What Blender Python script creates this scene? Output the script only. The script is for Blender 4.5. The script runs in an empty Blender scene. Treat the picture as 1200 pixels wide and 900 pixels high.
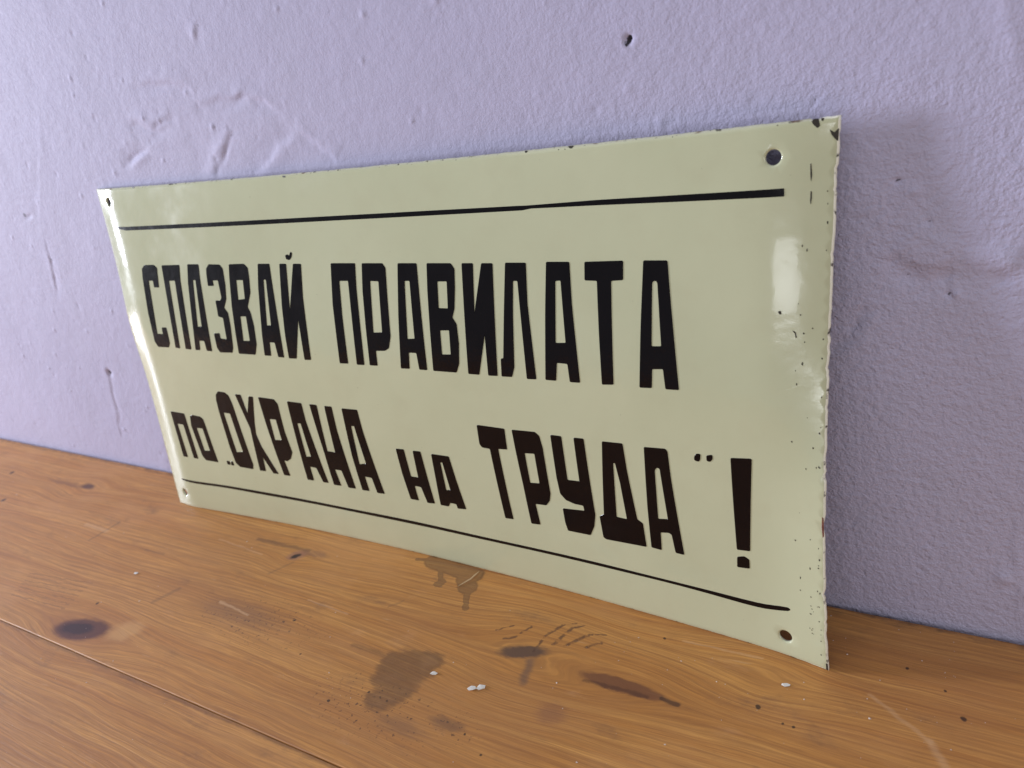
import bpy, bmesh, math, random
import numpy as np
from mathutils import Vector, Matrix
from mathutils.geometry import delaunay_2d_cdt

scene = bpy.context.scene
COL = scene.collection

# ------------------------------------------------------------------ camera
# metres; x runs along the wall to the right, y into the wall (wall face y=0), z up (table top z=0)
cam_d = bpy.data.cameras.new('camera')
cam = bpy.data.objects.new('camera', cam_d); COL.objects.link(cam)
CR = Vector((0.851849, 0.491666, -0.180604))
CD = Vector((0.067961, -0.445638, -0.892630))
CF = Vector((-0.519360, 0.748112, -0.413031))
CL = Vector((0.556434, -0.338697, 0.302173))
m = Matrix.Identity(4)
for i in range(3):
    m[i][0] = CR[i]; m[i][1] = -CD[i]; m[i][2] = -CF[i]; m[i][3] = CL[i]
cam.matrix_world = m
cam_d.sensor_fit = 'HORIZONTAL'; cam_d.sensor_width = 36.0
cam_d.lens = 36.0 * 923.0 / 1200.0
cam_d.clip_start = 0.01; cam_d.clip_end = 50
cam_d.dof.use_dof = True
cam_d.dof.focus_distance = 0.40
cam_d.dof.aperture_fstop = 13.0
scene.camera = cam

# ------------------------------------------------------------------ light
world = bpy.data.worlds.new('World'); scene.world = world
world.use_nodes = True
bg = world.node_tree.nodes['Background']
bg.inputs['Color'].default_value = (0.90, 0.93, 1.0, 1)
bg.inputs['Strength'].default_value = 0.25

def area(name, loc, target, sx, sy, power, color):
    d = bpy.data.lights.new(name, 'AREA'); d.shape = 'RECTANGLE'
    d.size = sx; d.size_y = sy; d.energy = power; d.color = color
    o = bpy.data.objects.new(name, d); COL.objects.link(o)
    o.location = loc
    o.rotation_euler = (Vector(target) - Vector(loc)).to_track_quat('-Z', 'Y').to_euler()
    return o
# the window at the left end of the room, close to the wall
area('window_light', (-2.40, -0.74, 0.50), (0.2, -0.20, 0.25), 0.46, 0.80, 100.0, (0.82, 0.86, 1.0))
# a second window across the room, behind the camera
area('window_light', (0.46, -2.3, 0.0), (0.45, 0.0, 0.2), 0.36, 0.20, 1.3, (0.93, 0.96, 1.0))
# unseen fill lamp added on the right to brighten the sign's right strip
area('right_fill_light', (1.95, -1.25, 0.45), (0.5, 0.0, 0.12), 0.5, 0.9, 7.5, (1.0, 0.97, 0.95))
# daylight thrown back by the pale ceiling
area('ceiling_bounce', (0.2, -1.15, 1.65), (0.25, 0.0, 0.1), 2.2, 2.0, 9.0, (0.91, 0.95, 1.0))

scene.view_settings.view_transform = 'Standard'
scene.view_settings.look = 'None'
scene.view_settings.exposure = 0.0
scene.view_settings.gamma = 1.0
scene.render.engine = 'CYCLES'
scene.cycles.max_bounces = 5; scene.cycles.diffuse_bounces = 3; scene.cycles.glossy_bounces = 3

# ------------------------------------------------------------------ node helpers
class X:
    """A socket or number inside a node tree, with arithmetic."""
    def __init__(s, nt, v): s.nt = nt; s.v = v
    def _op(s, op, *a):
        n = s.nt.nodes.new('ShaderNodeMath'); n.operation = op
        for i, q in enumerate((s,) + a):
            q = q.v if isinstance(q, X) else q
            if isinstance(q, (int, float)): n.inputs[i].default_value = q
            else: s.nt.links.new(q, n.inputs[i])
        return X(s.nt, n.outputs[0])
    def __add__(s, o): return s._op('ADD', o)
    __radd__ = __add__
    def __sub__(s, o): return s._op('SUBTRACT', o)
    def __rsub__(s, o): return X(s.nt, o)._op('SUBTRACT', s)
    def __mul__(s, o): return s._op('MULTIPLY', o)
    __rmul__ = __mul__
    def __truediv__(s, o): return s._op('DIVIDE', o)
    def __neg__(s): return s * -1.0
    def sq(s): return s * s
    def sqrt(s): return s._op('SQRT')
    def sin(s): return s._op('SINE')
    def exp(s): return s._op('EXPONENT')
    def abs(s): return s._op('ABSOLUTE')
    def max(s, o): return s._op('MAXIMUM', o)
    def min(s, o): return s._op('MINIMUM', o)
    def step(s, a, b):
        """smooth 0->1 as s goes a->b (a may exceed b)"""
        n = s.nt.nodes.new('ShaderNodeMapRange'); n.interpolation_type = 'SMOOTHSTEP'
        inv = a > b
        if inv: a, b = b, a
        n.inputs['From Min'].default_value = a; n.inputs['From Max'].default_value = b
        n.inputs['To Min'].default_value = 1.0 if inv else 0.0
        n.inputs['To Max'].default_value = 0.0 if inv else 1.0
        s.nt.links.new(s.v, n.inputs['Value'])
        return X(s.nt, n.outputs[0])

def coords(nt):
    t = nt.nodes.new('ShaderNodeTexCoord')
    sp = nt.nodes.new('ShaderNodeSeparateXYZ'); nt.links.new(t.outputs['Object'], sp.inputs[0])
    return X(nt, sp.outputs[0]), X(nt, sp.outputs[1]), X(nt, sp.outputs[2])
def vec(nt, x, y, z):
    c = nt.nodes.new('ShaderNodeCombineXYZ')
    for i, q in enumerate((x, y, z)):
        q = q.v if isinstance(q, X) else q
        if isinstance(q, (int, float)): c.inputs[i].default_value = q
        else: nt.links.new(q, c.inputs[i])
    return c.outputs[0]
def noise(nt, v, scale, detail=4.0, rough=0.55, dist=0.0):
    n = nt.nodes.new('ShaderNodeTexNoise'); nt.links.new(v, n.inputs['Vector'])
    n.inputs['Scale'].default_value = scale; n.inputs['Detail'].default_value = detail
    n.inputs['Roughness'].default_value = rough; n.inputs['Distortion'].default_value = dist
    return X(nt, n.outputs['Fac'])
def mixc(nt, fac, a, b, blend='MIX'):
    n = nt.nodes.new('ShaderNodeMix'); n.data_type = 'RGBA'; n.blend_type = blend
    for q, i in ((fac, 0), (a, 6), (b, 7)):
        q = q.v if isinstance(q, X) else q
        if isinstance(q, (int, float)): n.inputs[i].default_value = q
        elif isinstance(q, tuple): n.inputs[i].default_value = q + (1,) if len(q) == 3 else q
        else: nt.links.new(q, n.inputs[i])
    return n.outputs[2]
def mat(name):
    mt = bpy.data.materials.new(name); mt.use_nodes = True
    nt = mt.node_tree
    return mt, nt, nt.nodes['Principled BSDF']
def put(nt, v, sock):
    v = v.v if isinstance(v, X) else v
    if isinstance(v, (int, float)): sock.default_value = v
    elif isinstance(v, tuple): sock.default_value = v + (1,) if len(v) == 3 else v
    else: nt.links.new(v, sock)
def bump(nt, h, bsdf, strength=1.0, dist=0.001):
    b = nt.nodes.new('ShaderNodeBump'); b.inputs['Strength'].default_value = strength
    b.inputs['Distance'].default_value = dist
    put(nt, h, b.inputs['Height']); nt.links.new(b.outputs[0], bsdf.inputs['Normal'])
    if 'Coat Normal' in bsdf.inputs: nt.links.new(b.outputs[0], bsdf.inputs['Coat Normal'])

# ------------------------------------------------------------------ materials
def wall_material():
    mt, nt, b = mat('lilac_plaster_paint')
    x, y, z = coords(nt); p = vec(nt, x, y, z)
    big = noise(nt, p, 5, 3, .5)
    mid = noise(nt, p, 38, 4, .6)
    fine = noise(nt, p, 330, 4, .6)
    grit = noise(nt, p, 900, 2, .5)
    col = mixc(nt, big.step(.3, .7), (0.485, 0.458, 0.630), (0.520, 0.490, 0.662))
    col = mixc(nt, mid.step(.35, .75) * .25, col, (0.455, 0.44, 0.575))
    # tiny dark pits and pale grains
    pit = noise(nt, p, 150, 1, .5)
    col = mixc(nt, pit.step(.20, .13) * .55, col, (0.15, 0.13, 0.18))
    col = mixc(nt, pit.step(.83, .88) * .5, col, (0.75, 0.72, 0.82))
    # the chipped hole and the few dirty nicks
    w = (noise(nt, p, 260, 2, .5) - .5) * .004
    def spot(cx, cz, rx, rz, a0=1.25, a1=.75):
        d = (((x + w - cx) / rx).sq() + ((z + w - cz) / rz).sq()).sqrt()
        return d.step(a0, a1)
    dark = spot(.4155, .2860, .0013, .0010).max(spot(.4144, .2849, .0010, .0013))
    for (cx, cz, r, k) in ((-.0881, .0945, .0022, .6), (-.1002, .1955, .0014, .45), (-.1106, .2331, .0018, .6),
                        (.5195, .2188, .0005, .8), (.5310, .2020, .0004, .6), (.5395, .1722, .0005, .8), (.5240, .1800, .0004, .6),
                        (.1570, .3314, .001, .3), (.4895, .2525, .0004, .6)):
        dark = dark.max(spot(cx, cz, r, r) * k)
    col = mixc(nt, dark, col, (0.045, 0.038, 0.05))
    put(nt, col, b.inputs['Base Color'])
    put(nt, .62 + fine * .2, b.inputs['Roughness'])
    b.inputs['Specular IOR Level'].default_value = .35
    h = fine * .8 + grit * .25 + noise(nt, vec(nt, x * .6, y, z), 190, 3, .6) * .5
    h = h * (x.step(.25, .52) * 1.40 * z.step(.31, .19).max(.25) + .38)
    bump(nt, h, b, .85, .0010)
    return mt

KNOTS = [  # x, y, half length, half width (metres) : where the grain swerves
    (.0655, -.1655, .050, .016), (.157, -.0590, .018, .008), (.413, -.0880, .045, .012),
    (-.122, -.0415, .030, .012), (.356, -.0850, .045, .018), (.470, -.060, .03, .012), (-.34, -.12, .04, .014), (.70, -.10, .05, .016)]

def wood_material(name, seed, dirty):
    mt, nt, b = mat(name)
    x, y, z = coords(nt)
    wv = noise(nt, vec(nt, x * 2.2 + seed, y * 9.0, 0.0), 3.0, 3, .5) - .5
    yy = y + wv * .014
    for (kx, ky, sx, sy) in KNOTS:
        e = (-(((x - kx) / (sx * 1.0)).sq() + ((y - ky) / (sy * 1.5)).sq())).exp()
        yy = yy - (y - ky) * e * .88
    # growth rings: broad bands, then fine late-wood lines that come and go
    ring = noise(nt, vec(nt, x * .8 + seed, yy * 42.0, 0.0), 3.0, 3.0, .6)
    ring2 = noise(nt, vec(nt, x * 1.6 + seed, yy * 150.0, 3.0), 3.0, 3.0, .6)
    fade = noise(nt, vec(nt, x * 5.0 + seed, y * 22.0, 5.0), 1.5, 3, .55)
    ph = noise(nt, vec(nt, x * 1.1 + seed, yy * 26.0, 9.0), 2.0, 3, .5)
    line = ((yy * 2100.0 + ph * 34.0).sin() * .5 + .5)
    line = line * line * fade.step(.38, .66)
    fib = noise(nt, vec(nt, x * 16.0, yy * 620.0, seed), 1.6, 4, .65)
    fib2 = noise(nt, vec(nt, x * 40.0, yy * 1500.0, seed + 2.0), 1.4, 1, .6)
    cloud = noise(nt, vec(nt, x * 7.0 + seed, y * 12.0, 1.0), 1.2, 4, .6)
    grime = noise(nt, vec(nt, x * 22.0 + seed, y * 42.0, 2.0), 1.3, 5, .68)
    col = mixc(nt, ring.step(.34, .64), (0.620, 0.268, 0.060), (0.730, 0.352, 0.090))
    col = mixc(nt, ring2.step(.60, .34) * .50, col, (0.350, 0.138, 0.038))
    col = mixc(nt, line * .34, col, (0.300, 0.108, 0.030))
    col = mixc(nt, fib.step(.62, .34) * .34, col, (0.310, 0.125, 0.040))
    col = mixc(nt, fib.step(.60, .78) * .36, col, (0.740, 0.430, 0.175))
    col = mixc(nt, fib2.step(.60, .36) * .22, col, (0.230, 0.090, 0.032))
    col = mixc(nt, cloud.step(.42, .70) * .36, col, (0.430, 0.190, 0.068))
    col = mixc(nt, cloud.step(.50, .26) * .34, col, (0.660, 0.330, 0.130))
    col = mixc(nt, grime.step(.56, .78) * .42, col, (0.170, 0.085, 0.050))
    col = mixc(nt, grime.step(.40, .24) * .22, col, (0.700, 0.390, 0.200))
    w1 = noise(nt, vec(nt, x * .6, y * 1.3, 7.0), 150, 4, .65) - .5
    w2 = noise(nt, vec(nt, x * .6, y * 1.3, 17.0), 150, 4, .65) - .5
    along = (fib - .5) * .5 + (ring2 - .5) * .35         # stains creep along the grain
    def ell(cx, cy, rx, ry, a0=1.15, a1=.7, rot=0.0, warp=1.0):
        px = x + w1 * (.011 * warp) - cx; py = y + w2 * (.009 * warp) - cy
        c, s = math.cos(rot), math.sin(rot)
        d = (((px * c + py * s) / rx).sq() + ((py * c - px * s) / ry).sq()).sqrt() + along * (.5 * warp)
        return d.step(a0, a1)
    def seg(x0, y0, x1, y1, r, soft=.5, warp=.35):
        px = x + w1 * (.010 * warp) - x0; py = y + w2 * (.010 * warp) - y0
        dx, dy = x1 - x0, y1 - y0; L = dx * dx + dy * dy
        t = ((px * dx + py * dy) / L).max(0.0).min(1.0)
        d = ((px - t * dx).sq() + (py - t * dy).sq()).sqrt() + along * (r * .5)
        return d.step(r * (1 + soft), r * (1 - soft))
    rough = .33 + fib * .12 + cloud * .16 + grime * .10
    relief = fib * .6 + ring2 * .4
    if dirty:
        # knots: dark heart, reddish collar
        col = mixc(nt, ell(.070, -.1640, .040, .0150, 1.35, .5, .1, .7) * .40, col, (0.330, 0.120, 0.045))
        col = mixc(nt, ell(.0645, -.1650, .0250, .0100, 1.10, .72, .22, .45) * .90, col, (0.105, 0.034, 0.026))
        col = mixc(nt, ell(.0610, -.1655, .0150, .0060, 1.10, .60, .22, .6) * .85, col, (0.034, 0.013, 0.016))
        col = mixc(nt, ell(.098, -.1550, .013, .0090, 1.3, .5, .6) * .60, col, (0.700, 0.380, 0.140))
        for q in range(7):                                # grain lines squeezed past the big knot
            col = mixc(nt, seg(-.030 - q * .002, -.1600 + q * .0034, .030 - q * .001, -.1560 + q * .0042, .00045, .6, .5) * .42, col, (0.180, 0.070, 0.032))
        col = mixc(nt, ell(.157, -.0590, .0075, .0050, 1.3, .6, .5, .5) * .8, col, (0.360, 0.160, 0.095))
        col = mixc(nt, ell(.1570, -.0597, .0042, .0024, 1.2, .6, .7, .4) * .95, col, (0.030, 0.013, 0.012))
        col = mixc(nt, seg(.112, -.0530, .162, -.0520, .0016, .8) * .55, col, (0.110, 0.050, 0.030))
        col = mixc(nt, ell(.170, -.0535, .012, .0030, 1.4, .4) * .45, col, (0.210, 0.100, 0.070))
        col = mixc(nt, ell(.411, -.0885, .0240, .0046, 1.1, .75, -.03, .5) * .82, col, (0.175, 0.064, 0.032))
        col = mixc(nt, seg(.392, -.0915, .425, -.0905, .0011, .7, .5) * .55, col, (0.070, 0.026, 0.018))
        col = mixc(nt, seg(.432, -.0893, .441, -.0900, .0013) * .8, col, (0.070, 0.030, 0.020))
        col = mixc(nt, ell(-.122, -.0410, .0090, .0040, 1.4, .5, 0, .5) * .85, col, (0.075, 0.028, 0.024))
        col = mixc(nt, ell(-.150, -.0430, .0300, .0030, 1.5, .4) * .40, col, (0.160, 0.070, 0.040))
        col = mixc(nt, ell(.353, -.0850, .0150, .0052, 1.15, .60, .35, .7) * .85, col, (0.085, 0.050, 0.044))
        col = mixc(nt, seg(.360, -.0900, .363, -.1030, .0022, .8) * .60, col, (0.120, 0.075, 0.065))
        st = seg(.3580, -.0830, .3592, -.0704, .0008).max(seg(.3592, -.0704, .3640, -.0610, .0009)).max(seg(.3640, -.0610, .3720, -.0560, .0005))
        st = st.max(seg(.3660, -.0750, .3705, -.0610, .0010)).max(seg(.3705, -.0610, .3760, -.0570, .0006)).max(seg(.3725, -.0735, .3810, -.0625, .0010)).max(seg(.3810, -.0625, .3900, -.0590, .0005))
        st = st.max(seg(.3835, -.0715, .3900, -.0655, .0009)).max(seg(.3447, -.0733, .3480, -.0667, .0007)).max(seg(.3380, -.0800, .3440, -.0765, .0008)).max(seg(.3300, -.0760, .3380, -.0690, .0005))
        st = st * (noise(nt, vec(nt, x, y, 31.0), 330, 2, .5).step(.32, .58))
        col = mixc(nt, st * .75, col, (0.100, 0.044, 0.026))
        # dried drips: darker film with a tide-line, glossier than the wood around it
        drip = seg(.258, -.0350, .292, -.0390, .0060, .22).max(seg(.286, -.0400, .2945, -.0500, .0056, .22)).max(seg(.2945, -.050, .3030, -.0660, .0017, .3))
        drip = drip.max(ell(.2745, -.0520, .0034, .0042, 1.1, .8)).max(seg(.246, -.0365, .252, -.0352, .0014)).max(seg(.266, -.040, .2740, -.0500, .0014, .3))
        patch = seg(.2860, -.1140, .3080, -.1085, .0058, .50, 1.0).max(seg(.2920, -.1230, .3030, -.1170, .0095, .40, 1.0)).max(seg(.2970, -.1390, .3040, -.1290, .0070, .60, 1.1)).max(seg(.2560, -.1135, .2900, -.1140, .0014, .8) * .35)
        patch = patch * (grime.step(.30, .62) * .6 + .4)
        for msk, k, film in ((drip, .55, (0.150, 0.082, 0.046)), (patch, .52, (0.160, 0.104, 0.076))):
            col = mixc(nt, msk * k, col, film)
            rim = msk * (1.0 - msk) * 4.0
            col = mixc(nt, rim * .40, col, (0.085, 0.038, 0.022))
        wet = patch.max(drip)
        rough = rough * (1.0 - wet * .45)
        spk = noise(nt, vec(nt, x, y, 51.0), 420, 2, .5).step(.62, .70)
        near = ell(.300, -.145, .050, .020, 1.4, .4).max(ell(.345, -.140, .016, .010, 1.3, .4)).max(ell(.18, -.118, .05, .02, 1.4, .4))
        col = mixc(nt, spk * near * .75, col, (0.070, 0.034, 0.024))
        col = mixc(nt, ell(.340, -.1400, .0100, .0035, 1.4, .5) * .50, col, (0.130, 0.070, 0.050))
        col = mixc(nt, ell(.318, -.1500, .0150, .0050, 1.5, .3) * .35, col, (0.150, 0.080, 0.060))
        col = mixc(nt, ell(.386, -.1160, .0070, .0060, 1.6, .3) * .40, col, (0.230, 0.090, 0.060))
        col = mixc(nt, ell(.165, -.1170, .035, .0100, 1.5, .3) * .42, col, (0.200, 0.105, 0.065))
        for q in ((.0987, -.1132, .0917, -.1287, .0016, .34), (-.0335, -.0960, -.0306, -.0711, .0011, .40), (-.0759, -.0688, -.0306, -.0711, .0010, .22),
                  (.1520, -.0800, .1600, -.0660, .0010, .30), (.2560, -.0800, .2620, -.0730, .0008, .30), (.0300, -.0900, .0500, -.0890, .0012, .3)):
            col = mixc(nt, seg(*q[:5], .8) * q[5], col, (0.150, 0.080, 0.045))
        # pale rubbed streaks
        for q in ((.5191, -.0553, .5445, -.0724, .0010, .30), (.5445, -.0724, .5540, -.0880, .0016, .34), (.1403, -.1129, .1700, -.1160, .0008, .5), (-.06, -.082, -.03, -.083, .0016, .35),
                  (.20, -.092, .235, -.094, .0007, .3), (.08, -.062, .13, -.066, .0007, .3), (.43, -.050, .47, -.049, .0007, .35)):
            col = mixc(nt, seg(*q[:5], .8) * q[5], col, (0.760, 0.470, 0.250))
        sp = (0.03, 0.016, 0.012)
        dd = None
        for (cx, cy, r) in ((.4747, -.0785, .0012), (.4918, -.0842, .0008), (.4870, -.0840, .0006), (.5317, -.0335, .0008), (.556, -.0554, .0012), (-.2408, -.0465, .0022),
                            (-.1916, -.0810, .0022), (.0502, -.1439, .0010), (.2048, -.1095, .0009), (.2705, -.1505, .0009), (.2300, -.1300, .0006),
                            (.366, -.1490, .0006), (.352, -.1420, .0006), (.4200, -.0520, .0008), (.288, -.138, .0008), (.5480, -.0420, .0006)):
            q = ell(cx, cy, r, r, 1.3, .7, 0, .25)
            dd = q if dd is None else dd.max(q)
        col = mixc(nt, dd * .85, col, sp)
        # dirt gathered along the foot of the wall
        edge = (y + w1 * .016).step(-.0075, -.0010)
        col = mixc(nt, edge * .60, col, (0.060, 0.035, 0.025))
    else:
        # dirt in the joint
        edge = (y + w1 * .006).step(-.1835, -.1805)
        col = mixc(nt, edge * .45, col, (0.090, 0.045, 0.028))
    # scattered short scratches and pale dings
    sc = noise(nt, vec(nt, x * 30 + y * 40, y * 260 - x * 20, seed), 1.0, 2, .5)
    col = mixc(nt, sc.step(.72, .80) * .34, col, (0.72, 0.46, 0.25))
    put(nt, col, b.inputs['Base Color'])
    put(nt, rough, b.inputs['Roughness'])
    b.inputs['Specular IOR Level'].default_value = .5
    bump(nt, relief, b, .45, .0007)
    return mt

def enamel_material():
    mt, nt, b = mat('pale_green_enamel')
    x, y, z = coords(nt); p = vec(nt, x, y, z)
    big = noise(nt, p, 9, 3, .5); mid = noise(nt, p, 45, 4, .6)
    col = mixc(nt, big.step(.3, .7), (0.550, 0.568, 0.376), (0.585, 0.600, 0.404))
    col = mixc(nt, mid.step(.45, .75) * .25, col, (0.515, 0.505, 0.330))
    fl = noise(nt, p, 420, 1, .5)
    col = mixc(nt, fl.step(.19, .13) * .5, col, (0.20, 0.18, 0.11))
    put(nt, col, b.inputs['Base Color'])
    put(nt, .08 + mid * .10 + noise(nt, p, 16, 4, .65).step(.45, .75) * .12, b.inputs['Roughness'])
    b.inputs['Specular IOR Level'].default_value = .5
    b.inputs['Coat Weight'].default_value = .35; b.inputs['Coat Roughness'].default_value = .05
    scr = noise(nt, vec(nt, x * 12.0 + y * 30.0, y * 260.0 - x * 90.0, 3.0), 1.6, 2, .5)
    col = None
    bump(nt, noise(nt, p, 22, 2, .5) * 1.0 + noise(nt, p, 70, 2, .5) * .6 + noise(nt, p, 600, 2, .5) * .05 - scr.step(.74, .80) * .12, b, .28, .0008)
    return mt
def rim_material():
    mt, nt, b = mat('worn_lit_enamel_edge')
    x, y, z = coords(nt); p = vec(nt, x, y, z)
    n1 = noise(nt, p, 210, 3, .6)
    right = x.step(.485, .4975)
    col = mixc(nt, right, (0.56, 0.56, 0.42), (0.86, 0.85, 0.72))  # right rim paler: the light it catches is put into the colour
    col = mixc(nt, n1.step(.42, .30), col, (0.045, 0.035, 0.028))
    col = mixc(nt, noise(nt, p, 90, 2, .5).step(.36, .26), col, (0.12, 0.045, 0.025))
    put(nt, col, b.inputs['Base Color']); b.inputs['Roughness'].default_value = .3
    return mt
def letter_material():
    mt, nt, b = mat('black_enamel')
    x, y, z = coords(nt); p = vec(nt, x, y, z)
    n1 = noise(nt, p, 60, 3, .6)
    put(nt, mixc(nt, n1, (0.0030, 0.0022, 0.0032), (0.0055, 0.0040, 0.0055)), b.inputs['Base Color'])
    put(nt, .10 + n1 * .12, b.inputs['Roughness'])
    b.inputs['Specular IOR Level'].default_value = .28
    bump(nt, noise(nt, p, 90, 2, .5), b, .25, .0008)
    return mt
def simple(name, c1, c2, scale, rough, metal=0.0):
    mt, nt, b = mat(name)
    x, y, z = coords(nt); p = vec(nt, x, y, z)
    put(nt, mixc(nt, noise(nt, p, scale, 3, .6), c1, c2), b.inputs['Base Color'])
    b.inputs['Roughness'].default_value = rough; b.inputs['Metallic'].default_value = metal
    return mt

M_WALL = wall_material()
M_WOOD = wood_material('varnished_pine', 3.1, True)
M_WOOD2 = wood_material('varnished_pine_front', 11.7, False)
M_ENAMEL = enamel_material(); M_RIM = rim_material(); M_BLACK = letter_material()
M_BACK = simple('dark_ground_enamel', (0.03, 0.03, 0.035), (0.07, 0.06, 0.06), 80, .35)
M_CHIP = simple('bare_blackened_steel', (0.018, 0.016, 0.013), (0.05, 0.042, 0.03), 700, .55, .2)
M_RUST = simple('rust', (0.10, 0.030, 0.018), (0.20, 0.065, 0.035), 900, .8)
M_FLAKE = simple('white_paint_flake', (0.72, 0.69, 0.64), (0.88, 0.85, 0.80), 600, .7)
M_STRAW = simple('pale_splinter', (0.62, 0.44, 0.24), (0.75, 0.58, 0.36), 500, .6)
M_DUST = simple('dust', (0.55, 0.42, 0.32), (0.80, 0.72, 0.66), 900, .9)

# ------------------------------------------------------------------ mesh helpers
def link(name, verts, faces, mats, parent=None, smooth=True, fmat=None):
    me = bpy.data.meshes.new(name); me.from_pydata(verts, [], faces); me.update()
    for q in (mats if isinstance(mats, (list, tuple)) else [mats]): me.materials.append(q)
    if smooth: me.polygons.foreach_set('use_smooth', [True] * len(me.polygons))
    if fmat is not None: me.polygons.foreach_set('material_index', fmat)
    o = bpy.data.objects.new(name, me); COL.objects.link(o)
    if parent: o.parent = parent
    return o

# ------------------------------------------------------------------ the wall: a relief of trowelled plaster
def lattice_noise(xs, zs, cell, seed, ax=1.0):
    rng = np.random.RandomState(seed)
    gx = (xs - xs[0]) / (cell * ax); gz = (zs - zs[0]) / cell
    nx, nz = int(gx[-1]) + 3, int(gz[-1]) + 3
    g = rng.rand(nz, nx) - .5
    ix = gx.astype(int); fx = gx - ix; fx = fx * fx * (3 - 2 * fx)
    iz = gz.astype(int); fz = gz - iz; fz = fz * fz * (3 - 2 * fz)
    a = g[iz][:, ix]; b = g[iz][:, ix + 1]; c = g[iz + 1][:, ix]; d = g[iz + 1][:, ix + 1]
    return (a * (1 - fx) + b * fx) * (1 - fz)[:, None] + (c * (1 - fx) + d * fx) * fz[:, None]
def build_wall():
    xs = np.concatenate([np.arange(-1.5, -.42, .012), np.arange(-.42, .70, .0011), np.arange(.70, 1.7, .012)])
    zs = np.concatenate([np.arange(-.03, .40, .0011), np.arange(.40, 1.2, .012)])
    Xg, Zg = np.meshgrid(xs, zs)
    h = .0008 * lattice_noise(xs, zs, .085, 1, 1.3) + .0004 * lattice_noise(xs, zs, .030, 2, 1.2)
    h += .00018 * lattice_noise(xs, zs, .0110, 3, 1.2) + .00012 * lattice_noise(xs, zs, .0052, 4, 1.1)
    fine = ((Xg > -.40) & (Xg < .69) & (Zg < .39))
    h += fine * .00009 * lattice_noise(xs, zs, .0031, 5)
    wob = .004 * lattice_noise(xs, zs, .012, 6); wob2 = .004 * lattice_noise(xs, zs, .012, 7)
    PXg, PZg = Xg + wob, Zg + wob2
    RAG = lattice_noise(xs, zs, .007, 8) + .5
    def seg(pts, r, amp, edge=0.0):
        """ridge (amp>0) or groove along a polyline; edge tilts it into a one-sided lip"""
        mg = 5 * r + .006; qx = [q[0] for q in pts]; qz = [q[1] for q in pts]
        i0, i1 = np.searchsorted(xs, [min(qx) - mg, max(qx) + mg]); j0, j1 = np.searchsorted(zs, [min(qz) - mg, max(qz) + mg])
        sl = (slice(j0, j1), slice(i0, i1)); PX, PZ = PXg[sl], PZg[sl]
        best = np.full(PX.shape, 1e9); side = np.zeros(PX.shape); arc = np.zeros(PX.shape)
        lens = [math.hypot(c[0] - a[0], c[1] - a[1]) for a, c in zip(pts[:-1], pts[1:])]; tot = sum(lens); run = 0.0
        for (x0, z0), (x1, z1), ln in zip(pts[:-1], pts[1:], lens):
            dx, dz = x1 - x0, z1 - z0
            t = np.clip(((PX - x0) * dx + (PZ - z0) * dz) / (ln * ln), 0, 1)
            ex, ez = PX - x0 - t * dx, PZ - z0 - t * dz
            d = np.hypot(ex, ez); s = np.sign(dx * ez - dz * ex)
            k = d < best; best = np.where(k, d, best); side = np.where(k, s, side); arc = np.where(k, (run + t * ln) / tot, arc)
            run += ln
        taper = np.sqrt(np.clip(np.sin(math.pi * arc), 0, 1))
        rag = .45 + 1.1 * RAG[sl]
        g = .62 * amp * np.exp(-(best / r) ** 2) * (.3 + .7 * taper) * rag
        g = g + .55 * edge * side * (best / r) * np.exp(-(best / (2.2 * r)) ** 2) * taper * rag
        h[sl] += g
    # the patch of loose plaster above the sign's left corner
    seg([(.076, .309), (.1187, .3077), (.1319, .3021), (.1340, .2970)], .0022, .0004, .0007)
    seg([(.0634, .2860), (.0862, .2812), (.1000, .2835), (.1085, .2865)], .0024, -.0013, .0008)
    seg([(.0862, .2812), (.0950, .2810), (.1040, .2830)], .0022, .0010)
    seg([(.0419, .2598), (.0722, .2704)], .0021, -.0014, -.0009)
    seg([(.1320, .2895), (.158, .2893), (.1761, .2910), (.1919, .2864), (.2019, .2773)], .0020, -.0007, .0009)
    seg([(.1239, .2489), (.1400, .2640), (.1569, .2760)], .0035, .0011)
    seg([(.1300, .2489), (.1440, .2610), (.1600, .2740)], .0018, -.0008)
    seg([(.1673, .2484), (.2086, .2686)], .0030, -.0006, -.0008)
    seg([(.2086, .2686), (.2224, .2612), (.2349, .2507)], .0022, .0005, .0006)
    seg([(.1500, .3260), (.1560, .3330)], .0022, .0008, .0004)
    # old roller drips down the left
    seg([(-.0323, .3050), (-.0478, .2826), (-.1051, .2135)], .0022, .0002, .0001)
    seg([(-.0950, .2135), (-.1002, .1955), (-.1129, .1621)], .0020, -.0006, -.0003)
    seg([(-.0872, .1004), (-.0892, .0880), (-.1108, .0260)], .0020, -.0006, -.0003)
    seg([(-.112, .2320), (-.1000, .2340)], .0015, -.0010)
    # lips and dents to the right of the sign
    seg([(.5180, .1905), (.5243, .1880), (.5351, .1836), (.5420, .1824)], .0036, .0011, .0020)
    seg([(.5440, .1885), (.5468, .1845), (.5510, .1822), (.5620, .1826)], .0036, .0012, .0022)
    seg([(.5090, .1640), (.5018, .1539), (.4970, .1460)], .0024, -.0012, .0006)
    seg([(.5701, .0637), (.5744, .0100)], .0018, .0008)
    seg([(.5510, .2850), (.5586, .2524)], .0030, .0006)
    # small grains and pits
    rng = np.random.RandomState(11)
    step = .0011; i0 = int(np.searchsorted(xs, -.42)); 
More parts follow.
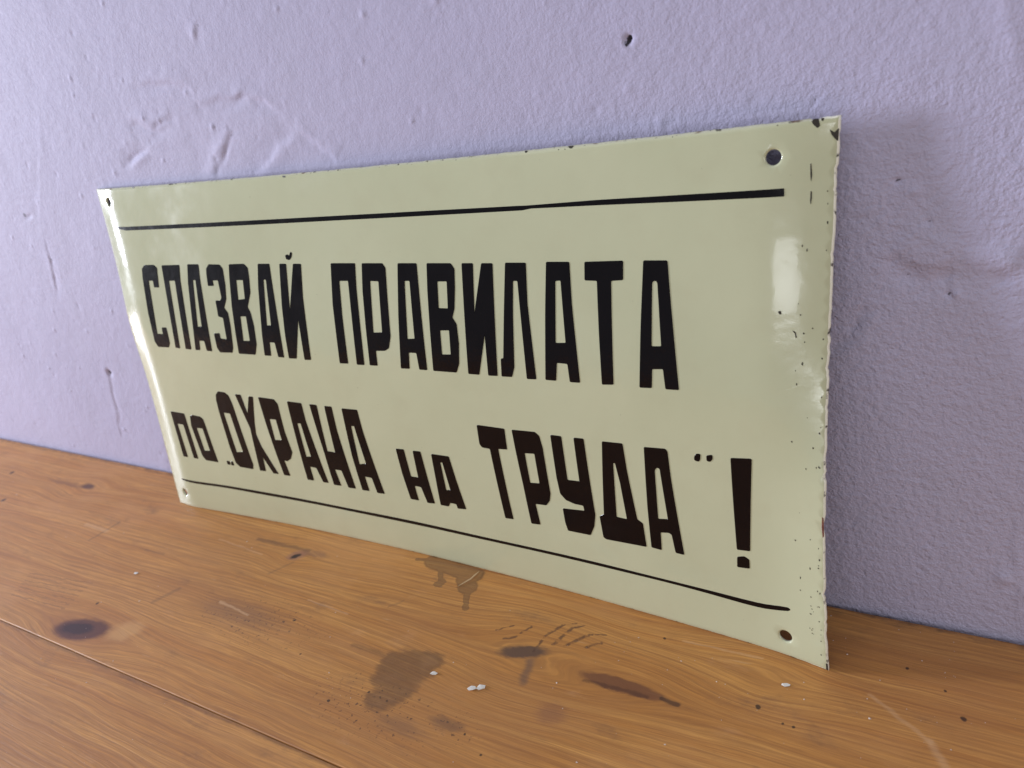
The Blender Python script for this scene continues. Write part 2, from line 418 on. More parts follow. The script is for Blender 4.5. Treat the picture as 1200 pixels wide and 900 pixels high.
    def dot(cx, cz, r, a):
        ci = int(np.searchsorted(xs, cx)); cj = int(np.searchsorted(zs, cz)); k = int(3 * r / step) + 2
        sl = (slice(max(cj - k, 0), cj + k), slice(max(ci - k, 0), ci + k))
        h[sl] += a * np.exp(-((Xg[sl] - cx) ** 2 + (Zg[sl] - cz) ** 2) / r ** 2)
    for k in range(320):
        dot(rng.uniform(-.40, .68), rng.uniform(0, .385), rng.uniform(.0009, .0018), rng.choice([.0003, .0006, -.0004]))
    for cx, cz, r, a in ((.4155, .2860, .0013, -.0022), (.4144, .2848, .0012, -.0018), (.4132, .2840, .0013, .0007), (.5395, .1722, .0016, -.0012), (.5412, .1722, .0014, .0013),
                         (.5195, .2188, .0013, -.0012), (.5255, .2145, .0013, .0012), (.5310, .2020, .0013, -.001), (-.0881, .0945, .0030, -.0015), (.567, .035, .004, .0014), (.578, .028, .003, .0012)):
        dot(cx, cz, r, a)
    nz, nx = Xg.shape
    verts = np.stack([Xg, -h, Zg], -1).reshape(-1, 3)
    idx = np.arange(nz * nx).reshape(nz, nx)
    faces = np.stack([idx[:-1, :-1], idx[:-1, 1:], idx[1:, 1:], idx[1:, :-1]], -1).reshape(-1, 4)
    me = bpy.data.meshes.new('wall')
    me.vertices.add(len(verts)); me.vertices.foreach_set('co', verts.ravel())
    me.loops.add(faces.size); me.loops.foreach_set('vertex_index', faces.ravel().astype(np.int32))
    me.polygons.add(len(faces))
    me.polygons.foreach_set('loop_start', np.arange(0, faces.size, 4, dtype=np.int32))
    me.polygons.foreach_set('use_smooth', np.ones(len(faces), dtype=bool))
    me.update(); me.validate()
    me.materials.append(M_WALL)
    o = bpy.data.objects.new('wall', me); COL.objects.link(o)
    o['kind'] = 'structure'; o['label'] = 'lilac painted plaster wall behind the sign'
    return o
build_wall()

# ------------------------------------------------------------------ the table top: two pine boards
table = bpy.data.objects.new('table_top', None); COL.objects.link(table)
table['kind'] = 'structure'; table['label'] = 'varnished pine table top with knots and stains'
def board(y0, y1, mtl, seed):
    """plank with eased long edges; the joint edge wanders slightly"""
    rnd = random.Random(seed)
    xs = [-1.4 + i * .02 for i in range(int(3.0 / .02) + 1)]
    prof = lambda a, b: [(a, -.028), (a, -.0006), (a + .0002, -.0002), (a + .0006, 0.0), (b - .0006, 0.0), (b - .0002, -.0002), (b, -.0006), (b, -.028)]
    verts, faces = [], []
    for i, xx in enumerate(xs):
        a = y0 + rnd.uniform(-.0001, .0001); b = y1 + rnd.uniform(-.0001, .0001)
        verts += [(xx, yy, zz) for yy, zz in prof(a, b)]
    n = 8
    for i in range(len(xs) - 1):
        for k in range(n):
            k2 = (k + 1) % n
            faces.append((i * n + k, i * n + k2, (i + 1) * n + k2, (i + 1) * n + k))
    faces.append(tuple(range(n - 1, -1, -1))); faces.append(tuple((len(xs) - 1) * n + k for k in range(n)))
    me = link('board', verts, faces, mtl, table, smooth=False)
    return me
board(-.17985, -.0022, M_WOOD, 1)
board(-.40, -.18015, M_WOOD2, 2)
board(-.62, -.4006, M_WOOD2, 3)

# ------------------------------------------------------------------ the sign
W, H = .5, .25
sign = bpy.data.objects.new('enamel_sign', None); COL.objects.link(sign)
sign['label'] = 'pale green enamel safety sign with black Cyrillic lettering leaning against the wall'
sign['category'] = 'sign'
SX = Vector((0.999812, -0.019394, 0)); SY = Vector((0.002610, 0.134543, 0.990904)); SN = Vector((-0.019218, -0.990718, 0.134568))
m = Matrix.Identity(4)
for i in range(3):
    m[i][0] = SX[i]; m[i][1] = SY[i]; m[i][2] = SN[i]
m[1][3] = -.035136
sign.matrix_world = m
def bend(x,a,w):
    """depth gained from the edge inwards for unit slope: straight flange, then a rounded bend"""
    if x<=a: return x
    t=min((x-a)/w,1.)
    return a+(x if x<a+w else a+w)-a-w*(t**3-t**4/2)
def surf(u,v):
    s=min(max(u/W,0),1); t=min(max(v/H,0),1); q=4*s*(1-s)
    pv=.0014*q*(1-t)**2-.0022*q*t*t
    pu=-.0029*4*t*(1-t)*s**4
    kl=.26*(1-.42*math.exp(-((v-.150)/.030)**2))
    k=min(max((v-.055)/.115,0),1); k=k*k*(3-2*k); kr=.17*k-.16*(1-k)
    gv=1-(1-min(max(min(v,H-v)/.036,0),1))**3
    L=bend(max(u,0),.010,.017); R=bend(max(W-u,0),.006,.032)
    d=.0047-.0045*s-(kl*(.0185-L) if u<W/2 else 0)-(kr*(.022-R) if u>W/2 else 0)
    d=d*(.62+.38*gv)+.002*math.sin(math.pi*s)*math.sin(math.pi*t)-.0100*q*(1-t)**4
    d+=.00012*math.sin(61*u+2.1)*math.sin(47*v+.6)+.00008*math.sin(23*u-38*v+1.)*min(u/.03,1,(W-u)/.03)
    return u+pu,v+pv,d
def on(u, v, lift=0.0):
    a, b, d = surf(u, v); return (a, b, d + lift)
def inside(pt, poly):
    x, y = pt; r = False; j = len(poly) - 1
    for i in range(len(poly)):
        xi, yi = poly[i]; xj, yj = poly[j]
        if (yi > y) != (yj > y) and x < (xj - xi) * (y - yi) / (yj - yi) + xi: r = not r
        j = i
    return r
def dense(poly, step):
    out = []
    for i in range(len(poly)):
        a, b = poly[i], poly[(i + 1) % len(poly)]
        n = max(1, int(math.hypot(b[0] - a[0], b[1] - a[1]) / step))
        out += [(a[0] + (b[0] - a[0]) * k / n, a[1] + (b[1] - a[1]) * k / n) for k in range(n)]
    return out
def rounded(poly, r):
    """clip every corner by r and add its midpoint"""
    out = []; n = len(poly)
    for i in range(n):
        p0, p1, p2 = poly[i - 1], poly[i], poly[(i + 1) % n]
        l0 = math.hypot(p0[0] - p1[0], p0[1] - p1[1]); l2 = math.hypot(p2[0] - p1[0], p2[1] - p1[1])
        t0 = min(r / l0, .35); t2 = min(r / l2, .35)
        a = (p1[0] + (p0[0] - p1[0]) * t0, p1[1] + (p0[1] - p1[1]) * t0)
        b = (p1[0] + (p2[0] - p1[0]) * t2, p1[1] + (p2[1] - p1[1]) * t2)
        out += [a, ((a[0] + b[0]) / 4 + p1[0] / 2, (a[1] + b[1]) / 4 + p1[1] / 2), b]
    return out
def area2(poly): return sum(poly[i - 1][0] * poly[i][1] - poly[i][0] * poly[i - 1][1] for i in range(len(poly)))
def offset(poly, d):
    """push a loop outwards by d"""
    s = 1 if area2(poly) > 0 else -1; out = []; n = len(poly)
    for i in range(n):
        p0, p1, p2 = poly[i - 1], poly[i], poly[(i + 1) % n]
        e1 = Vector((p1[0] - p0[0], p1[1] - p0[1])); e2 = Vector((p2[0] - p1[0], p2[1] - p1[1]))
        n1 = Vector((e1.y, -e1.x)); n2 = Vector((e2.y, -e2.x))
        if n1.length: n1.normalize()
        if n2.length: n2.normalize()
        v = n1 + n2
        if v.length < 1e-6: v = n1
        v.normalize()
        out.append((p1[0] + v.x * d * s, p1[1] + v.y * d * s))
    return out

def flat_fill(loops, grid):
    """even-odd triangulation of loops with extra interior points"""
    pts, edges = [], []
    for lp in loops:
        k = len(pts); pts += [Vector(q) for q in lp]
        edges += [(k + i, k + (i + 1) % len(lp)) for i in range(len(lp))]
    x0 = min(q.x for q in pts); x1 = max(q.x for q in pts); y0 = min(q.y for q in pts); y1 = max(q.y for q in pts)
    nb = len(pts)
    if grid:
        yy = y0 + grid / 2; row = 0
        while yy < y1:
            xx = x0 + grid * (.5 if row % 2 else 1.0)
            while xx < x1:
                if sum(inside((xx, yy), lp) for lp in loops) % 2: pts.append(Vector((xx, yy)))
                xx += grid
            yy += grid * .87; row += 1
    v, e, f, ov, oe, of = delaunay_2d_cdt(pts, edges, [], 0, 1e-7)
    tri = []
    for t in f:
        c = (v[t[0]] + v[t[1]] + v[t[2]]) / 3
        a, b_, c_ = (v[q] for q in t)
        ar = (b_.x - a.x) * (c_.y - a.y) - (b_.y - a.y) * (c_.x - a.x)
        if abs(ar) < 2e-10: continue
        if sum(inside((c.x, c.y), lp) for lp in loops) % 2: tri.append(tuple(t) if ar > 0 else tuple(reversed(t)))
    back = {}
    for k, lst in enumerate(ov):
        for q in lst: back[q] = k
    return [(q.x, q.y) for q in v], tri, back

# -- the pressed steel panel, enamelled
rnd = random.Random(5)
HOLES = [(.0164, .2407, .0029), (.4759, .2368, .0031), (.4799, .0113, .0031), (.0150, .0130, .0029)]
def outline():
    pts = []
    st = .0016
    def jit(a): return rnd.uniform(-a, a)
    for k in range(int(W / st)): pts.append((k * st, jit(.00008)))
    walk = 0.0
    n = int(H / st)
    for k in range(n):
        v = k * st
        walk = walk * .7 + jit(.00012)
        e = walk + (-.0004 if rnd.random() < .06 else 0)
        for c, wd, dp in ((.076, .005, .0016), (.108, .004, .0010), (.150, .005, .0008), (.0425, .003, .0009), (.020, .004, .0008), (.2427, .002, .0008), (.2275, .004, .0010)):
            if abs(v - c) < wd: e -= dp * .6 * (1 - abs(v - c) / wd)
        pts.append((W + min(e, .0004), v))
    for k in range(int(W / st)): pts.append((W - k * st, H + jit(.00012) - (.0006 if abs(W - k * st - .4915) < .0020 else 0)))
    for k in range(n): pts.append((jit(.0002), H - k * st))
    # small corner radii
    return [(min(max(x, .0003 if (y < .002 or y > H - .002) else -1), W + .001), y) for x, y in pts]
OUT = outline()
INN = offset(OUT, -.0008)
circ = [[(hx + r * math.cos(a * math.tau / 24), hy + r * math.sin(a * math.tau / 24)) for a in range(24)] for hx, hy, r in HOLES]
lip = [[(hx + (r + .0009) * math.cos(a * math.tau / 24), hy + (r + .0009) * math.sin(a * math.tau / 24)) for a in range(24)] for hx, hy, r in HOLES]
def build_panel():
    vs, tri, back = flat_fill([INN] + lip, .0042)
    verts = [on(u, v) for u, v in vs]; faces = [t for t in tri]; fm = [0] * len(faces)
    def ring(inner, outer, drop, mi, start):
        ii = [back[start + i] for i in range(len(inner))]
        k = len(verts); n = len(inner)
        mid = [((a[0] + 2 * b[0]) / 3, (a[1] + 2 * b[1]) / 3) for a, b in zip(inner, outer)]
        verts.extend(on(u, v, -drop * .35) for u, v in mid)
        verts.extend(on(u, v, -drop) for u, v in outer)
        verts.extend(on(u, v, -.0016) for u, v in outer)
        for i in range(n):
            j = (i + 1) % n
            for a, b, mm in ((ii, None, mi), (None, 0, mi), (None, 1, 1)):
                if a is not None: q = (ii[i], ii[j], k + j, k + i)
                elif b == 0: q = (k + i, k + j, k + n + j, k + n + i)
                else: q = (k + n + i, k + n + j, k + 2 * n + j, k + 2 * n + i)
                faces.append(q); fm.append(mm)
        return k + 2 * n
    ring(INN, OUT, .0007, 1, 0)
    for q, (l, c) in enumerate(zip(lip, circ)): ring(l, c, .0006, 0, len(INN) + 24 * q)
    # dark back
    vb, tb, _ = flat_fill([OUT] + circ, .012)
    k = len(verts); verts.extend(on(u, v, -.0016) for u, v in vb)
    faces.extend(tuple(k + q for q in reversed(t)) for t in tb); fm.extend([2] * len(tb))
    o = link('panel', verts, faces, [M_ENAMEL, M_RIM, M_BACK], sign, True, fm)
    bm = bmesh.new(); bm.from_mesh(o.data); bmesh.ops.remove_doubles(bm, verts=bm.verts, dist=1e-6)
    bmesh.ops.recalc_face_normals(bm, faces=bm.faces); bm.to_mesh(o.data); bm.free()
    return o
build_panel()

# -- raised lettering, stroke by stroke as stencilled
LETTERS=[
('С',[[(38.86,193.8),(42.7,196.29),(53.71,196.44),(56.5,194.47),(53.14,180.5),(47.61,180.4),(48.17,185.26),(42.99,185.18),(36.82,145.66),(43.73,145.63),(43.95,150.7),(49.61,150.95),(49.17,139.42),(46.67,135.97),(33.98,135.62),(31.32,139.67),(32.35,161.02),(36.64,186.45)]]),
('П',[[(62.52,196.14),(82.25,196.52),(79.51,185.89),(72.58,135.82),(66.37,135.92),(73.34,185.59),(66.63,185.51),(59.67,135.88),(54.68,136.18)]]),
('А',[[(91.17,196.96),(102.76,196.97),(101.01,187.21),(95.63,135.91),(90.03,135.92),(89.79,143),(84.13,143.05),(82.68,136.07),(77.5,135.76),(80.38,149.14),(87.28,183.82)],[(93.21,186.27),(96.06,186.3),(90.99,153.58),(86.35,153.04)]]),
('З',[[(109.92,194.15),(113.3,196.98),(124.33,196.78),(126.6,194.2),(125.62,183.26),(123.39,173.71),(119.34,167.73),(122.06,164.04),(121.53,155.36),(119,139.82),(117.11,136.14),(104.2,135.61),(102.07,138.89),(102.41,149.04),(108.32,149.53),(108.13,145.73),(114.48,145.37),(115.83,160.6),(111.34,161.54),(112.15,172.39),(116.98,172.5),(118.99,174.68),(119.26,186.33),(113.67,186.28),(113.69,182.57),(107.86,182.49),(108.78,189.4)]]),
('В',[[(133.7,196.99),(148.13,197.28),(151.04,194.75),(150.32,187.65),(148.48,178.4),(142.93,168.9),(144.65,164.74),(145.02,156.28),(143.57,143.34),(140.21,136.07),(123.72,135.86),(124.91,148.95),(127.44,168.48),(131.73,189.57)],[(137.55,186.72),(144.07,186.78),(142.01,174.11),(135.24,173.44)],[(133.62,162.26),(139.36,162.45),(137.78,145.42),(131.16,145.09)]]),
('А',[[(161.26,197.24),(171.63,197.21),(170.95,188.8),(167.66,135.83),(162.35,135.81),(161.72,145.59),(156.82,145.65),(155.47,136.24),(149.39,136.08),(151.14,150.16),(157.33,182.63)],[(163.5,187.25),(165.81,187.27),(161.76,157.18),(157.65,156.8)]]),
('Й',[[(180.67,197.18),(186.42,197.15),(182.05,167.16),(192.51,197.13),(199.19,197.1),(195.74,176.26),(192.19,135.82),(186.5,135.46),(188.09,162.61),(179.24,135.83),(172.26,135.59),(173.17,151.22),(175.57,169.8)],[(187.12,202.45),(189.27,202.91),(190.37,201.94),(192.11,204.5),(193.27,203.82),(192.22,201.25),(190.03,199.54),(187.45,200.04)]]),
('П',[[(223.97,197.32),(243.02,197.22),(240.9,182.48),(236.78,135.34),(230.85,135.18),(235.49,187),(228.45,186.95),(225.95,165.65),(223.68,135.38),(216.85,135.17),(220,172.86)]]),
('Р',[[(248.23,197.18),(263.46,197.07),(265.2,194.45),(263.29,176.77),(261.12,154.45),(258.31,147.05),(254.95,145.3),(247.9,144.91),(247.2,135.59),(241.26,135.42),(243.13,157.84),(245.58,181.52)],[(252.34,187.09),(258.68,186.82),(255.33,156.46),(248.42,155.97)]]),
('А',[[(274.51,196.98),(287.63,196.86),(286.77,181.02),(284.35,135.35),(278.79,135.28),(278.5,145.28),(272.89,145.26),(271.53,135.31),(265.12,135.08),(269.57,166.95)],[(277.62,187.2),(281.25,187.21),(278.88,153.73),(273.57,153.28)]]),
('В',[[(294.61,196.8),(310.48,196.65),(312.51,193.72),(311.31,183.14),(309.3,171.87),(307.21,167.06),(309.45,163.3),(309.25,152.65),(307.51,140.71),(304.85,135.32),(288.83,135.24),(290.88,159.73),(292.85,182.04)],[(300.23,186.99),(306.61,187.01),(305.12,171.97),(298.81,172.02)],[(297.69,159.5),(303.99,159.74),(302.8,145.62),(296.65,145.29)]]),
('И',[[(317.65,196.58),(324.69,196.51),(322.01,169.32),(330.01,196.45),(336.83,196.38),(334.89,173.29),(331.77,135.15),(325.94,134.95),(326.97,158.37),(319.96,135.04),(312.86,135.05),(315.09,163.47)]]),
('Л',[[(344.57,196.55),(356.58,196.4),(355.21,175.44),(355.73,134.9),(350.11,134.69),(350.77,187.33),(348.04,187.33),(345.79,168.96),(343.05,140.9),(340.91,135.19),(334.46,135.04),(335.32,145.04),(336.96,145.32),(340.39,168.83)]]),
('А',[[(368.24,196.67),(380.88,196.48),(380.49,175.83),(381.26,134.91),(375.61,134.86),(375.13,144.54),(368.96,144.81),(367.5,135),(361.36,135.02),(364.97,169.42)],[(372.38,187.31),(375.43,187.48),(375.25,155.55),(369.37,155.28)]]),
('Т',[[(389.07,196.35),(408.83,196.59),(408.33,187.63),(402.22,187.25),(401.38,170.29),(399.77,135.3),(393.61,134.84),(394.15,161.58),(394.97,187.27),(388.49,187.53)]]),
('А',[[(418.94,196.5),(430.37,196.3),(431.25,176.5),(433.39,135.02),(426.86,134.95),(426.11,144.98),(420.53,144.65),(419.79,135.03),(413.63,134.83),(416.17,166.48)],[(422.61,185.99),(423.33,187.18),(424.73,187.17),(425.34,185.99),(425.81,156.03),(420.89,155.83)]]),
('п',[[(27.52,84.06),(43.74,83.79),(45.43,46.6),(40.43,46.59),(39.07,74.38),(31.9,74.45),(33.2,46.57),(28.13,46.57)]]),
('о',[[(50.26,82.48),(53.18,83.57),(62.16,83.08),(64.94,81.08),(68.23,46.49),(54.47,46.53),(51.68,49.78),(48.51,74.79)],[(54.21,73.3),(61.19,73.58),(62.55,55.28),(56.04,54.49)]]),
('„',[[(78.45,49),(81.95,49.11),(81.89,46.14),(78.72,46.08)],[(83.6,49.32),(85.47,49.33),(85.76,46.06),(82.78,46.02)]]),
('О',[[(87.19,102.7),(90.43,105.49),(97.77,105.26),(100.91,103.38),(102.79,98.14),(107.52,49.92),(105.96,45.85),(92.33,45.88),(88.75,48.59),(87.17,60.62),(85.79,89.9),(86.01,98.76)],[(90.53,89.27),(97.59,89.09),(100.42,59.05),(93.1,57.89)]]),
('Х',[[(108.63,104.94),(114.69,105.06),(117.07,90.91),(122.81,104.54),(127.28,104.74),(122.05,84.93),(120.25,75.93),(122.55,66.18),(132.14,45.56),(127.02,45.29),(120.57,57.77),(119.34,46.07),(113.33,45.7),(114.98,69.72),(115.72,79.82)]]),
('Р',[[(132.75,105.04),(148.24,104.81),(150.99,101.75),(150.97,81.73),(152.95,65.65),(149.61,60.21),(145.21,57.7),(142.26,58.08),(143.82,45.76),(137.79,45.45),(136.01,63.43),(134.17,84.12)],[(138.91,89.48),(145.32,89.64),(145.81,74.08),(138.87,73.23)]]),
('А',[[(160.88,104.54),(174.14,104.45),(174.38,91.68),(177.22,69.9),(180.21,45.65),(175.52,45.47),(172.62,56.2),(166.7,56.46),(166.54,45.42),(160.62,45.19),(160.91,82.87)],[(165.66,89.19),(169,89.24),(170.61,64.7),(165.91,63.85)]]),
('Н',[[(181.56,104.45),(187.97,104.46),(187.57,71.03),(194.68,70.91),(194.94,104.43),(201.23,104.55),(201.23,87.49),(204.7,45.16),(198.3,44.88),(196.09,57.66),(190.08,57.64),(191.79,45.27),(185.22,44.99),(184.33,69.76)]]),
('А',[[(210.03,104.25),(223.16,104.6),(224.04,90.2),(229.54,45.27),(223.45,45),(221.99,56.05),(215.95,56.17),(216.61,45.26),(210.63,45.04),(209.37,71.02)],[(214.81,92.59),(217.57,92.91),(220.21,66.3),(214.06,64.88)]]),
('н',[[(248.68,80.93),(254.93,81.26),(255.89,62.43),(261.72,62.54),(261.99,81.21),(267.82,81.49),(270.09,45.31),(264.39,44.77),(262.19,55.79),(256.97,55.94),(257.44,45.29),(251.15,45.21),(249.38,63.46)]]),
('а',[[(275.93,80.93),(288.81,80.96),(290.77,65.94),(293.89,45.72),(287.59,45.02),(287.24,48),(282.46,48.12),(280.67,45.23),(274.67,45.13),(275.57,66.49)],[(281.51,76.13),(283.13,76.36),(285.02,57.63),(281.63,56.75)]]),
('Т',[[(313.1,104.22),(331.39,103.95),(331.23,91.31),(325.21,90.94),(327.33,45.32),(321.89,45.01),(319.61,90.19),(314.3,90.38),(312.92,92.45)]]),
('Р',[[(336.29,103.91),(350.95,104.25),(353.33,102.27),(354.59,95.26),(355.49,67.47),(354.31,62.74),(351.5,59.3),(344.53,58.93),(345.44,45.34),(339.53,44.89),(338.49,70.01),(336.95,92.08)],[(342.53,90.65),(348.93,91.09),(349.53,72.74),(343.3,72.17)]]),
('У',[[(360.49,103.69),(366.91,103.61),(367.53,77.83),(374.84,78.11),(374.32,103.66),(380.05,103.77),(380.74,85.35),(381.78,58.91),(380.22,51.48),(377.13,45.19),(363.26,45.14),(362.3,50.52),(362.11,59.18),(375.54,60.2),(375.28,63.42),(369.95,63.6),(364.91,65.1),(361.89,68.57),(361.04,78.12)]]),
('Д',[[(390.65,103.49),(401.96,103.7),(403.04,88.95),(406.25,60.95),(409.23,59.14),(409.93,45.17),(386.73,44.68),(385.12,45.66),(384.45,58.65),(387.2,60.17),(389.44,88.83)],[(395.69,92.02),(396.88,92.19),(398.69,80.9),(400.49,59.82),(394.42,60.09)]]),
('А',[[(413.6,103.22),(424.91,103.71),(425.82,102.36),(426.74,87.18),(430.55,45.04),(426.08,45.25),(424.79,55.68),(423.3,56.5),(418.69,55.82),(418.34,45.12),(412.85,45.54),(412.83,69.31)],[(418.36,91.23),(419.51,92.91),(421.19,92.54),(423.51,64.34),(418.05,63.55)]]),
('”',[[(439.54,101.62),(440.66,103.21),(442.58,103.29),(442.28,100.3),(441.43,99.17),(439.44,99.66)],[(445.58,102.85),(448.37,103.64),(448.51,101.57),(447.18,99.88),(445.62,100.17)]]),
('!',[[(457.25,103.15),(467.07,104.04),(464.58,55.01),(458.26,54.48)],[(458.2,50.3),(461.66,51.38),(463.96,50.11),(463.95,45.13),(457.88,44.54)]]),
]
LINE_TOP=[(21.68,223.41),(32.14,223.25),(143.78,224.16),(238.36,224.58),(298.94,224.58),(354.65,224.39),(358.99,224.29),(397.62,224.81),(438.24,224.62),(480.41,224.35),(480.49,221.31),(438.19,221.92),(397.48,222.58),(362.21,222.9),(357.35,222.28),(298.58,222.23),(237.85,222.15),(143,221.61),(31.14,220.88),(21.1,222.21)]
LINE_BOTTOM=[(16.81,25.97),(32.72,25.34),(70.69,26.8),(116.33,27.09),(185.52,27.24),(246.9,27.56),(322.67,27.3),(378.77,27.52),(418.76,26.9),(441.81,26.55),(460.06,26.23),(470.65,26.43),(482.87,28.96),(482.79,26.73),(470.52,23.93),(459.91,23.77),(441.66,24.64),(418.61,25.45),(378.48,25.54),(322.27,25.48),(246.17,25.2),(184.77,25.2),(115.38,24.75),(69.86,24.83),(31.94,23.43),(16.17,24.71)]
def raised(name, loops, mtl, height, grid=.004, rr=.0006, skirt=.00016, parent=None):
    loops = [dense(rounded(lp, rr), .003) for lp in loops]
    vs, tri, back = flat_fill(loops, grid)
    verts = [on(u, v, height) for u, v in vs]; faces = list(tri)
    start = 0
    for li, lp in enumerate(loops):
        depth = sum(inside(lp[0], q) for kq, q in enumerate(loops) if kq != li)
        o2 = offset(lp, skirt if depth % 2 == 0 else -skirt)
        k = len(verts); n = len(lp)
        verts.extend(on(u, v, -.00005) for u, v in o2)
        ii = [len(verts) + i for i in range(n)]; verts.extend(on(u, v, height) for u, v in lp)
        for i in range(n):
            j = (i + 1) % n
            q = (ii[i], k + i, k + j, ii[j])
            faces.append(q if (area2(lp) > 0) == (depth % 2 == 0) else tuple(reversed(q)))
    o = link(name, verts, faces, mtl, parent or sign, True)
    return o
mm = lambda lp: [(a / 1000, b / 1000) for a, b in lp]
NAMES = {'„': 'quotation_mark', '”': 'quotation_mark', '!': 'exclamation_mark'}
for ch, loops in LETTERS:
    o = raised(NAMES.get(ch, 'letter'), [mm(l) for l in loops], M_BLACK, .00020)
    o['label'] = 'black letter ' + ch if ch not in NAMES else 'black ' + NAMES[ch].replace('_', ' ')
raised('border_line', [mm(LINE_TOP)], M_BLACK, .00012, None, .0002)['label'] = 'black line along the top of the sign'
raised('border_line', [mm(LINE_BOTTOM)], M_BLACK, .00012, None, .02)['label'] = 'black line along the foot of the sign'

# -- damage to the enamel
def chip(pts, mtl=M_CHIP):
    return raised('enamel_chip', [mm(pts)], mtl, .00006, None, .0003, .0001)
chip([(490.3, 249.6), (492.2, 249.7), (492.9, 247.0), (492.0, 246.2), (490.6, 247.6), (490.0, 248.4)])
chip([(493.2, 249.6), (494.2, 249.7), (494.0, 248.5), (493.3, 248.9)])
chip([(496.4, 245.2), (498.1, 243.9), (499.6, 245.3), (499.5, 240.6), (498.4, 241.6), (497.2, 243.2)])
chip([(489.95, 233.2), (490.3, 233.0), (490.75, 228.5), (490.5, 226.2), (490.2, 228.0)])
chip([(490.5, 222.6), (490.9, 222.2), (491.0, 219.6), (490.7, 217.2), (490.4, 218.6)])
chip([(498.7, 81.0), (499.3, 80.5), (499.5, 72.0), (499.0, 71.0), (498.6, 76.0)], M_RUST)
chip([(484.9, 165.2), (486.2, 164.6), (486.8, 162.2), (486.3, 162.0), (486.0, 163.9)])
chip([(479.0, 173.6), (480.2, 173.8), (480.4, 172.3), (479.5, 172.4)])
chip([(498.9, 4.2), (499.7, 4.2), (499.7, .3), (498.9, .4)])
chip([(361.0, 249.8), (362.6, 249.8), (362.2, 248.9), (361.3, 249.0)])
chip([(384.2, 249.8), (387.0, 249.8), (386.2, 248.7), (384.9, 248.9)])
chip([(195.6, 249.2), (198.4, 249.1), (198.3, 248.2), (196.0, 248.3)])
chip([(48.0, 249.8), (50.6, 249.8), (50.3, 249.0), (48.4, 249.1)])
def pitting():
    verts, faces = [], []; r = random.Random(9)
    def dot(u, v, s, e=1.0):
        n = 7; k = len(verts); verts.append(on(u, v, .00009))
        a0 = r.random() * 6
        for i in range(n):
            a = a0 + i * math.tau / n; q = s * r.uniform(.6, 1.2)
            verts.append(on(u + q * math.cos(a), v + q * e * math.sin(a), .00004))
        faces.extend((k, k + 1 + i, k + 1 + (i + 1) % n) for i in range(n))
    for i in range(26): dot(.4975 - abs(r.gauss(0, .0007)), r.uniform(.004, .225), r.uniform(.00018, .00042), r.uniform(1, 2))
    for i in range(22): dot(r.gauss(.4895, .004), r.uniform(.012, .21), r.uniform(.00018, .00038), r.uniform(1, 2.6))
    for i in range(9): dot(r.uniform(.492, .496), r.uniform(.018, .034), r.uniform(.0002, .0004))
    for i in range(20): dot(r.uniform(.03, .48), r.uniform(.01, .245), r.uniform(.0001, .0002))
    for i in range(14): dot(r.uniform(.01, .49), .2490 - abs(r.gauss(0, .0002)), r.uniform(.0002, .0004), .6)
    o = link('enamel_pits', verts, faces, M_CHIP, sign, False); o['kind'] = 'stuff'
pitting()

# ------------------------------------------------------------------ small litter on the table
def crumb(x, y, r, seed, mtl, name, label, cat, elong=1.0, rot=0.0, flat=.28, group=None):
    rr = random.Random(seed); bm = bmesh.new()
    bmesh.ops.create_icosphere(bm, subdivisions=1, radius=r)
    for v in bm.verts:
        k = rr.uniform(.50, 1.35); v.co.x *= k * elong; v.co.y *= k; v.co.z *= flat * k
    zmin = min(v.co.z for v in bm.verts)
    for v in bm.verts: v.co.z -= zmin
    me = bpy.data.meshes.new(name); bm.to_mesh(me); bm.free(); me.materials.append(mtl)
    o = bpy.data.objects.new(name, me); COL.objects.link(o)
    o.location = (x, y, .00003); o.rotation_euler.z = rot
    o['label'] = label; o['category'] = cat
    if group: o['group'] = group
    return o
G = 'paint flakes on the table'
crumb(.3438, -.1140, .0021, 1, M_FLAKE, 'paint_flake', 'white paint flake on the table, largest of the two by the grey stain, upper half', 'paint flake', 1.2, .5, .3, G)
crumb(.3402, -.1172, .0018, 2, M_FLAKE, 'paint_flake', 'white paint flake touching the lower side of the largest flake', 'paint flake', 1.5, .9, .3, G)
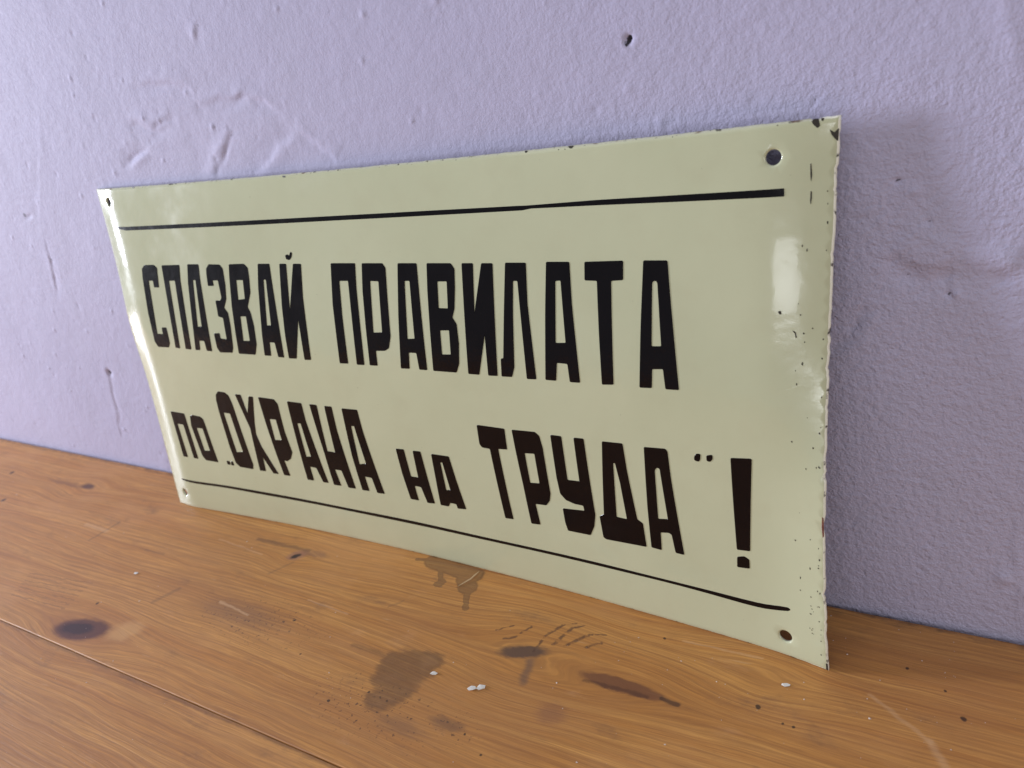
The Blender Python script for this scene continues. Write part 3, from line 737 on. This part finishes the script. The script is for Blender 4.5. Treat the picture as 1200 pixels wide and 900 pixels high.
crumb(.3146, -.1150, .0016, 3, M_FLAKE, 'paint_flake', 'small white paint flake at the right end of the grey stain', 'paint flake', 1.3, .2, .35, G)
crumb(.0493, -.1119, .0014, 4, M_FLAKE, 'paint_flake', 'pale paint flake lying behind the big dark knot', 'paint flake', 1.5, .3, .3, G)
crumb(.4836, -.0619, .0010, 5, M_FLAKE, 'paint_flake', 'pale paint flake in front of the sign below its right hole', 'paint flake', 1.8, .3, .3, G)
def splinter():
    path = [(.2880, -.0510, .0004), (.2905, -.0470, .0008), (.2926, -.0436, .0011), (.2932, -.0390, .0010), (.2936, -.0352, .0006)]
    verts, faces = [], []; n = 6
    for i, (x, y, z) in enumerate(path):
        r = .00042 if 0 < i < len(path) - 1 else .00018
        for k in range(n):
            a = k * math.tau / n; verts.append((x + r * math.cos(a), y + r * .4 * math.cos(a), z + r * .7 * math.sin(a)))
    for i in range(len(path) - 1):
        for k in range(n): faces.append((i * n + k, i * n + (k + 1) % n, (i + 1) * n + (k + 1) % n, (i + 1) * n + k))
    faces.append(tuple(range(n))); faces.append(tuple((len(path) - 1) * n + k for k in range(n)))
    o = link('wood_splinter', verts, faces, M_STRAW)
    o['label'] = 'thin pale splinter lying across the drip stain under the sign'; o['category'] = 'splinter'
splinter()
def dust():
    verts, faces = [], []; r = random.Random(21)
    for i in range(330):
        if i < 240: x, y = r.uniform(-.35, .62), r.uniform(-.26, -.004)
        else: x, y = r.gauss(.45, .12), -abs(r.gauss(.0, .07)) - .004
        if -.045 < y + .0194 * x < -.028 and -.01 < x < .51: continue
        s = min(.00012 + r.expovariate(1 / .00014), .0007); k = len(verts); n = 5; a0 = r.random() * 6
        verts.append((x, y, s * .6))
        for q in range(n):
            a = a0 + q * math.tau / n; e = s * r.uniform(.6, 1.4)
            verts.append((x + e * math.cos(a), y + e * math.sin(a), .00003))
        faces.extend((k, k + 1 + q, k + 1 + (q + 1) % n) for q in range(n))
    o = link('dust_specks', verts, faces, M_DUST, None, False)
    o['kind'] = 'stuff'; o['label'] = 'pale dust specks scattered over the table'; o['category'] = 'dust'
dust()
